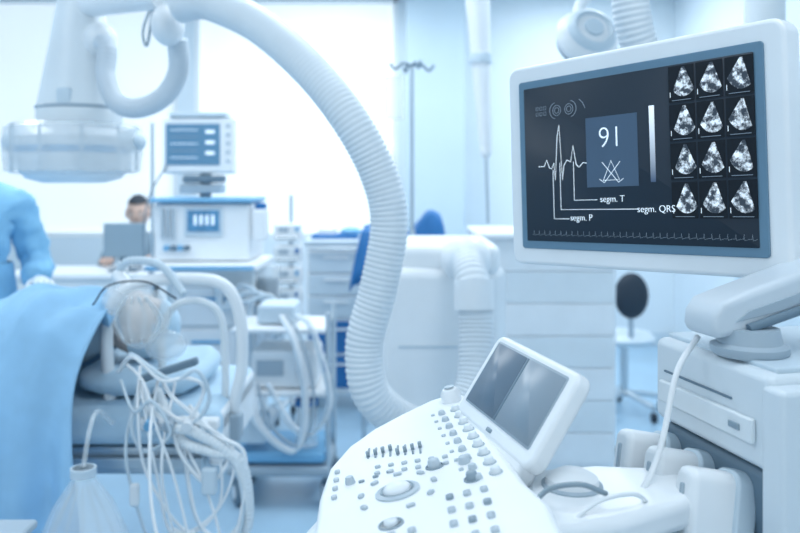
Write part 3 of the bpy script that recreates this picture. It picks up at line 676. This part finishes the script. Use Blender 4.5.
mk('pillow',bm,SHEET,T(-.77,2.5,.865))
PH=Matrix(((0,0,1,-.80),(-1,0,0,2.46),(0,-1,0,1.005),(0,0,0,1)))
o=head(PH,cap=SHEET,skin_m=SKINP)
V=[((-1.05,2.48,.95),(.15,.10)),((-1.3,2.48,.95),(.18,.11)),((-1.55,2.48,.94),(.16,.10)),((-1.75,2.48,.93),(.16,.10)),((-.95,2.47,.97),.06),((-.88,2.46,.98),.05),
   ((-1.1,2.66,.92),.06),((-1.4,2.70,.90),.05),((-1.7,2.68,.90),.04),((-1.1,2.30,.92),.06),((-1.4,2.27,.90),.05),((-1.7,2.28,.90),.04),
   ((-2.15,2.58,.92),.08),((-2.6,2.58,.90),.055),((-2.15,2.40,.92),.08),((-2.6,2.40,.90),.055)]
E=[(3,2),(2,1),(1,0),(0,4),(4,5),(0,6),(6,7),(7,8),(0,9),(9,10),(10,11),(3,12),(12,13),(3,14),(14,15)]
o.append(skin('body_gown',V,E,SHEET,1))
o.append(lathe('oxygen_mask',[(.055,0),(.05,.03),(.03,.06),(.014,.07),(.014,.09),(0,.09)],CLEAR,T(-.85,2.46,1.085)))
o.append(cyl('mask_connector',(-.85,2.46,1.16),(-.85,2.46,1.20),.014,WHITE))
for s in (-1,1): o.append(sweep('mask_strap',[(-.85,2.46+s*.05,1.09),(-.84,2.46+s*.085,1.04),(-.82,2.46+s*.085,.97)],.004,CYAN,seg=6))
prof=[(2.80,.62),(2.79,.80),(2.74,.93),(2.64,1.03),(2.50,1.09),(2.36,1.10),(2.24,1.07),(2.16,1.0),(2.12,.88),(2.10,.70),(2.085,.5),(2.075,.30)]
pp=smoothpath([Vector((0,a,b)) for a,b in prof],.018); ns=len(pp); nx=170
bm=bmesh.new(); grid=[]
for i in range(nx+1):
    fx=i/nx; row=[]
    for j,p in enumerate(pp):
        s=j/(ns-1); hang=max(0,min(1,(1.0-p.z)/.5)) if s>.5 else max(0,(1-p.z)/.6)*.5
        xe=-.870+.035*math.exp(-((s-.50)/.12)**2)+.012*math.sin(s*17)+.045*max(0,s-.55)/.45
        x=-2.85+(xe+2.85)*fx
        sg=-1 if s>.5 else 1
        yv=p.y+sg*hang*(.040*math.sin(x*24+1.2*math.sin(x*5)+s*2)+.018*math.sin(x*53+s*5)+.012*math.sin(x*30-s*30))
        zv=p.z+.014*math.sin(x*9+s*8)+.016*math.sin(x*25-s*20)*(1-hang)+.009*math.sin(x*60+s*34)*(1-hang)+(.03*math.exp(-((x+1.0)/.12)**2) if s<.6 else 0)
        if p.z>.9: zv-= .06*max(0,(fx-.94)/.06)*(s<.5)
        row.append(bm.verts.new((x,yv,zv)))
    grid.append(row)
for i in range(nx):
    for j in range(ns-1): bm.faces.new((grid[i][j],grid[i+1][j],grid[i+1][j+1],grid[i][j+1]))
d=mk('surgical_drape',bm,DRAPE); d.modifiers.new('sol','SOLIDIFY').thickness=.004
o.append(d)
o+=[ell('breathing_bag',(-.75,2.32,1.05),(.085,.06,.09),CLEAR),ell('bag_valve',(-.83,2.32,1.10),(.035,.03,.035),CLEAR),cyl('neck_valve',(-.80,2.34,1.14),(-.84,2.38,1.17),.02,WHITE),
   sweep('bag_hose',[(-.84,2.38,1.17),(-.80,2.36,1.21),(-.70,2.34,1.20),(-.62,2.30,1.12)],.012,PALE,corr=.1,pitch=.012),
   ell('bag_tail',(-.68,2.32,.97),(.06,.05,.045),CLEAR)]
for k in range(5):
    a=k*.62; o.append(sweep('bag_crease',[(-.75+.03*math.cos(a),2.32-.05,1.12),(-.75+.075*math.cos(a),2.32-.045,1.05),(-.75+.04*math.cos(a),2.32-.045,.985)],.0025,WHITE2,seg=6))
group('patient',o,(-1.2,2.5,.82))
o=[sweep('loop',[(-.84,2.32,.80),(-.85,2.32,1.0),(-.83,2.33,1.10),(-.76,2.34,1.15),(-.62,2.35,1.16),(-.52,2.36,1.14),(-.475,2.37,1.05),(-.47,2.38,.90),(-.49,2.38,.80),(-.50,2.40,.70)],.018,WHITE,seg=16),
   sweep('inner_loop',[(-.70,2.36,.82),(-.70,2.36,1.0),(-.66,2.36,1.08),(-.58,2.36,1.09),(-.53,2.37,1.04),(-.52,2.38,.90),(-.52,2.38,.80)],.011,WHITE2,seg=14),
   box('clamp',(-.50,2.38,.72),(.06,.06,.08),GREYP,.01),box('clamp_left',(-.84,2.30,.78),(.05,.08,.06),GREYP,.01)]
group('anaesthesia_screen_frame',o,(-.65,2.35,.8))
# cables & tubes
o=[]
rnd=random.Random(21)
yb=2.12
loops=[[(-.70,2.2,.93),(-.70,yb,.84),(-.66,yb,.66),(-.58,yb,.52),(-.48,yb,.60),(-.46,yb,.74),(-.54,yb,.80),(-.60,2.16,.78)],
 [(-.66,2.2,.92),(-.60,yb,.88),(-.52,yb,.84),(-.47,yb,.74),(-.52,yb,.66),(-.60,yb,.70),(-.62,2.14,.78)],
 [(-.72,2.2,.88),(-.71,yb,.72),(-.68,yb,.50),(-.64,yb,.34),(-.66,yb,.15),(-.60,yb,.012),(-.45,2.2,.012)],
 [(-.64,2.2,.90),(-.60,yb-.03,.76),(-.62,yb-.03,.58),(-.56,yb,.42),(-.48,yb,.46),(-.50,yb,.62),(-.58,2.14,.74)],
 [(-.76,2.2,.94),(-.70,yb,.96),(-.62,yb-.02,.92),(-.55,yb-.02,.95),(-.50,yb,.88),(-.58,yb,.82),(-.66,2.14,.84)],
 [(-.78,2.2,.90),(-.72,yb,.86),(-.64,yb-.02,.88),(-.60,yb-.02,.80),(-.66,yb,.74),(-.73,yb,.78),(-.70,2.14,.88)],
 [(-.74,2.2,.92),(-.68,yb,.90),(-.62,yb-.02,.82),(-.60,yb-.03,.64),(-.56,yb-.04,.44),(-.57,yb-.04,.22),(-.50,yb,.012),(-.3,2.2,.012)],
 [(-.58,2.2,.84),(-.50,yb,.80),(-.42,yb,.70),(-.40,yb,.56),(-.46,yb,.48),(-.54,yb,.56),(-.58,2.14,.74)]]
for k,l in enumerate(loops):
    for q in range(2 if k in (0,4,7) else 1):
        j=[(x+rnd.uniform(-.022,.022),yv,z+(rnd.uniform(-.025,.025) if z>.05 else 0)) for x,yv,z in l]
        o.append(sweep('lead',j,(.0042,.0055,.0045)[k%3],(WHITE,WHITE,PALE)[(k+q)%3],seg=8))
for i in range(2):
    o.append(sweep('corrugated_tube',[(-.72+.04*i,2.24,.86),(-.64+.05*i,2.14,.80-.04*i),(-.54+.04*i,2.12,.78-.05*i),(-.43+.01*i,2.12,.70),(-.41,2.14,.55-.03*i),(-.50,2.15,.46),(-.62+.03*i,2.16,.50)],.014,WHITE2,corr=.07,pitch=.012,seg=12))
o.append(sweep('long_lead',[(-.66,2.2,.93),(-.64,2.05,.80),(-.60,1.95,.62),(-.52,1.9,.45),(-.42,1.9,.30),(-.34,1.95,.012),(-.2,2.1,.012)],.0045,WHITE,seg=8))
o.append(sweep('dark_lead',[(-.86,2.24,1.10),(-.80,2.2,1.16),(-.70,2.2,1.17),(-.62,2.22,1.12)],.0025,DARK,seg=8))
o.append(box('connector_block',(0,0,0),(.16,.03,.02),SLOT,.006,T(-.62,2.15,.94)@RY(-18))); o.append(box('cable_holder',(-.60,2.17,.79),(.22,.04,.03),WHITE,.008)); o.append(box('plug',(-.70,2.11,.62),(.025,.02,.06),WHITE,.008)); o.append(box('plug',(-.55,2.10,.50),(.025,.02,.06),WHITE,.008)); o.append(box('plug',(-.50,2.10,.66),(.04,.025,.07),PALE,.008))
for k in range(3): o.append(cyl('lead_socket',(-.66+.05*k,2.13,.81),(-.66+.05*k,2.10,.80),.014,(CYAN,GREYP,WHITE)[k]))
group('patient_monitoring_cables',o,(-.6,2.15,.5))
o=[lathe('bag',[(0,0),(.10,.01),(.13,.06),(.12,.15),(.07,.27),(.03,.33),(.025,.36)],CLEAR,T(-.76,1.92,.40)),sweep('bag_tube',[(-.76,1.92,.76),(-.76,1.96,.84),(-.77,2.04,.86),(-.77,2.14,.80)],.006,CLEAR,seg=10),
   lathe('bag_collar',[(.026,0),(.030,0),(.030,.02),(.026,.02)],PALE,T(-.76,1.92,.74))]
for k in range(6): o.append(sweep('bag_fold',[(-.76+.02*math.cos(k*.6),1.92-.025*abs(math.sin(k*.6+.1)),.72),(-.76+.07*math.cos(k*.6),1.92-.07*abs(math.sin(k*.6+.1)),.62),(-.76+.11*math.cos(k*.6),1.92-.10*abs(math.sin(k*.6+.1)),.50)],.0025,PALE,seg=6))
group('drainage_bag',o,(-.76,1.92,.40))
o=[box('tray',(-.98,1.60,.70),(.38,.30,.02),GREYP,.008),box('tray_lip',(-.98,1.455,.715),(.38,.01,.03),METAL,.003),cyl('post',(-1.05,1.62,.05),(-1.05,1.62,.70),.015,METAL),box('base',(-1.05,1.62,.03),(.35,.3,.05),METAL,.01)]
group('instrument_stand',o,(-1.05,1.62,0))

# ------------------------------------------------------------ world + camera
w=bpy.data.worlds.new('world'); scene.world=w; w.use_nodes=True
nt=w.node_tree; bg=nt.nodes['Background']; bg.inputs['Color'].default_value=(.82,.935,1,1); bg.inputs['Strength'].default_value=.98
cam=bpy.data.cameras.new('camera'); co=bpy.data.objects.new('camera',cam); C.objects.link(co)
co.location=(0,0,1.45); co.rotation_euler=(math.radians(90),0,0)
cam.sensor_width=36; cam.lens=36; cam.shift_y=-86.5/800; cam.clip_start=.05
cam.dof.use_dof=True; cam.dof.focus_distance=1.2; cam.dof.aperture_fstop=3.4
scene.camera=co
